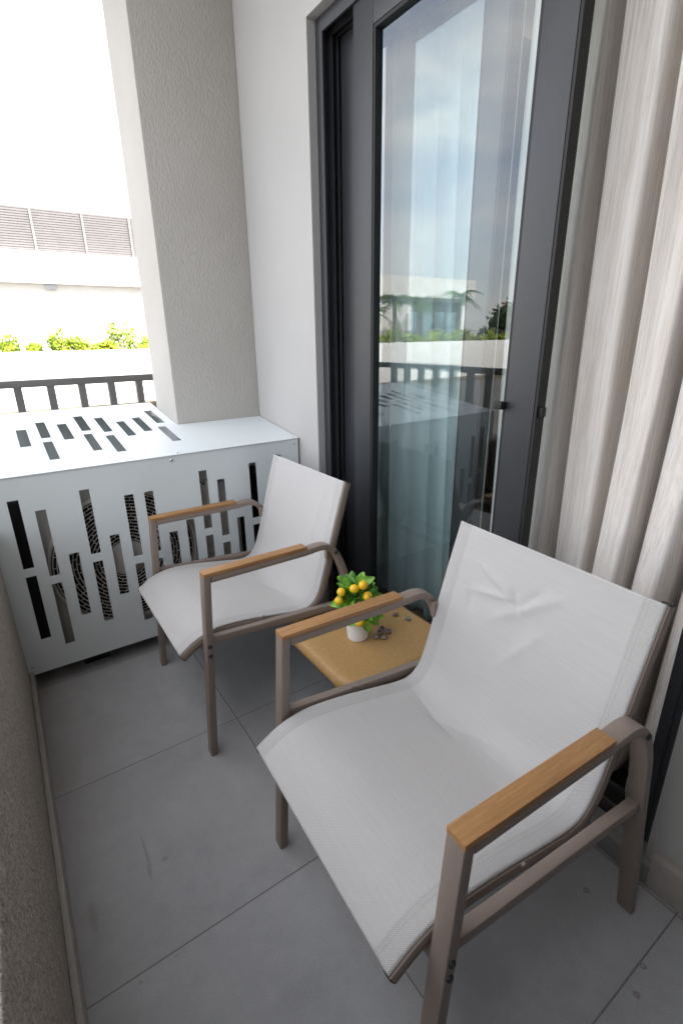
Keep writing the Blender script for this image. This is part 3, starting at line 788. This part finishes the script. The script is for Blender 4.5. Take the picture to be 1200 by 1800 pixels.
for k in range(13):
    x = -11.5-.85*k
    shrub('shrub', (x,16.75,.86), .5, .35, [.35,.55,.4,.7,.45][k%5], 260, 'low yellow green hedge shrub seen only as a reflection in the glass door', SHRUB, .16, 'hedge shrubs reflected in the door')

def palm(x, y, zb, zt, n, L, lab, sd):
    root = empty('palm_tree', (x,y,zb)); tag(root, lab, 'palm', 'palms in front of the white building')
    r = random.Random(sd); h = zt-zb
    g = MB(); g.tube([(0,0,0),(.05,0,h*.5),(.02,.03,h)], .09, 8); g.build('trunk', BARK, root)
    g = MB()
    for k in range(n):
        a = 2*math.pi*k/n + r.uniform(-.2,.2); e = r.uniform(.1,1.1)
        p = [Vector((.02,.03,h)) + Vector((math.cos(a)*L*t*math.cos(e*(1-t*.6)), math.sin(a)*L*t*math.cos(e*(1-t*.6)), L*(math.sin(e)*t - .75*t*t))) for t in [q/9 for q in range(10)]]
        g.tube(p, .012, 4)
        for i in range(1, 10):
            d = (p[i]-p[i-1]).normalized(); sdv = d.cross(Vector((0,0,1))).normalized()
            for s_ in (1,-1):
                for q in (0,.5):
                    b = p[i-1].lerp(p[i], q); ll = L*.30*math.sin(math.pi*min(.95, (i+q)/10*.9+.1))
                    tip = b + (d*.6 + sdv*s_*.8 - Vector((0,0,.35)))*ll
                    g.face([b, b+d*.05, tip])
    g.build('crown', PALM, root, 0)
palm(-20.3,18.6,-.9,3.15,14,1.3,'tallest palm, at the right end of the white building in the reflection',3)
palm(-17.3,18.6,-.9,2.75,14,1.3,'middle palm with a round crown in the reflection',5)
palm(-15.6,18.4,-.9,2.75,12,1.2,'leaning palm left of the middle one in the reflection',8)
palm(-14.3,18.4,-.9,2.2,12,1.1,'short palm at the left of the reflected row',11)
def tree(x, y, z, rx, h, mat, lab, sd):
    root = empty('tree', (x,y,z)); tag(root, lab, 'tree', 'far trees reflected in the glass door')
    r = random.Random(sd); g = MB(); g.tube([(0,0,0),(.1,0,h*.35),(0,.1,h*.7)], .2, 8); g.build('trunk', BARK, root)
    g = MB(); lob = [(Vector((r.uniform(-rx,rx)*.6, r.uniform(-rx,rx)*.5, h*r.uniform(.4,.85))), r.uniform(.3,.55)*rx) for _ in range(9)]
    for k in range(1500):
        c, q = r.choice(lob); d = Vector((r.gauss(0,1), r.gauss(0,1), r.gauss(0,1))).normalized()*q*r.uniform(.5,1)
        p = c + d; a = Vector((r.gauss(0,1), r.gauss(0,1), r.gauss(0,1))).normalized(); b = a.orthogonal().normalized(); l = r.uniform(.25,.55)
        g.face([p, p+a*l*.5+b*l*.3, p+a*l, p+a*l*.5-b*l*.3])
    g.build('crown', mat, root, 0)
tree(-34,27,-.95,2.6,4.2,DARKLEAF,'dark green tree beyond the end of the white building',21)
tree(-39,28,-.95,3.0,4.4,RUSTLEAF,'reddish brown tree beside the dark green one',22)
tree(-43,29,-.95,3.0,5.6,RUSTLEAF,'tallest reddish brown tree farthest from the building',23)

# the block the balcony belongs to (casts the shade on the planter wall and on the balcony)
ap_ = empty('apartment_block', (8,-5,-.95)); tag(ap_, 'apartment block with the balcony, out of view behind the house wall', 'building')
g = MB(); g.box((4.4,-14,-.95),(16,1.0,21.0)); g.box((.5,-14,3.26),(4.38,1.3,6.5)); part(g, 'facade', WHITE, ap_, 0)
g = MB(); g.box((-1.12,-14,3.26),(.49,1.3,6.4)); part(g, 'upper_storey', WHITE, ap_, 0)

# ------------------------------------------------------------------ light
SUN_EL = R(55); trav = Vector((-.203, 1, 0)).normalized()
az = math.atan2(-trav.x, -trav.y)                      # towards the sun, clockwise from +Y
sd = bpy.data.lights.new('sun', 'SUN'); sd.energy = 5.0; sd.angle = R(.5); sd.color = (1,.94,.86)
so = bpy.data.objects.new('sun', sd); COL.objects.link(so)
d = trav*math.cos(SUN_EL) - Vector((0,0,math.sin(SUN_EL)))
so.rotation_euler = d.to_track_quat('-Z','Y').to_euler(); so.location = (0,-20,30)
W = bpy.data.worlds.new('World'); S.world = W; W.use_nodes = True; nt = W.node_tree
bg = nt.nodes['Background']; bg.inputs['Strength'].default_value = .12
sky = N(nt, 'ShaderNodeTexSky'); sky.sky_type = 'NISHITA'; sky.sun_disc = False; sky.sun_elevation = SUN_EL; sky.sun_rotation = az
sky.air_density = 1.0; sky.dust_density = 2.5; sky.ozone_density = 1.0
tc = N(nt, 'ShaderNodeTexCoord'); mp = N(nt, 'ShaderNodeMapping'); mp.inputs['Scale'].default_value = (1,1,2.2); nt.links.new(tc.outputs['Generated'], mp.inputs[0])
cl = noise(nt, mp.outputs[0], 3.2, 8, .58)
cf = ramp(nt, cl, [(.40,(.38,.38,.38)),(.64,(.92,.92,.92))])
col = mix(nt, cf, sky.outputs[0], (6.45,6.25,6.05))
nt.links.new(col, bg.inputs['Color'])

# ------------------------------------------------------------------ camera
cd = bpy.data.cameras.new('camera'); cam = bpy.data.objects.new('camera', cd); COL.objects.link(cam); S.camera = cam
yaw, pit, rol = .5911, .3421, -.014
fw = Vector((math.sin(yaw)*math.cos(pit), math.cos(yaw)*math.cos(pit), -math.sin(pit)))
r_ = Vector((math.cos(yaw), -math.sin(yaw), 0)); u_ = r_.cross(fw)
r2 = math.cos(rol)*r_ + math.sin(rol)*u_; u2 = -math.sin(rol)*r_ + math.cos(rol)*u_
cam.matrix_world = Matrix(((r2.x,u2.x,-fw.x,-1.0264),(r2.y,u2.y,-fw.y,-1.7254),(r2.z,u2.z,-fw.z,1.2538),(0,0,0,1)))
cd.sensor_fit = 'VERTICAL'; cd.sensor_height = 36; cd.lens = 872.4/1800*36
cd.dof.use_dof = True; cd.dof.focus_distance = 1.25; cd.dof.aperture_fstop = 9
cd.clip_start = .02; cd.clip_end = 2000
S.view_settings.view_transform = 'Standard'; S.view_settings.look = 'None'
S.view_settings.exposure = 2.3; S.view_settings.gamma = 1
S.cycles.max_bounces = 10; S.cycles.diffuse_bounces = 5; S.cycles.transparent_max_bounces = 16
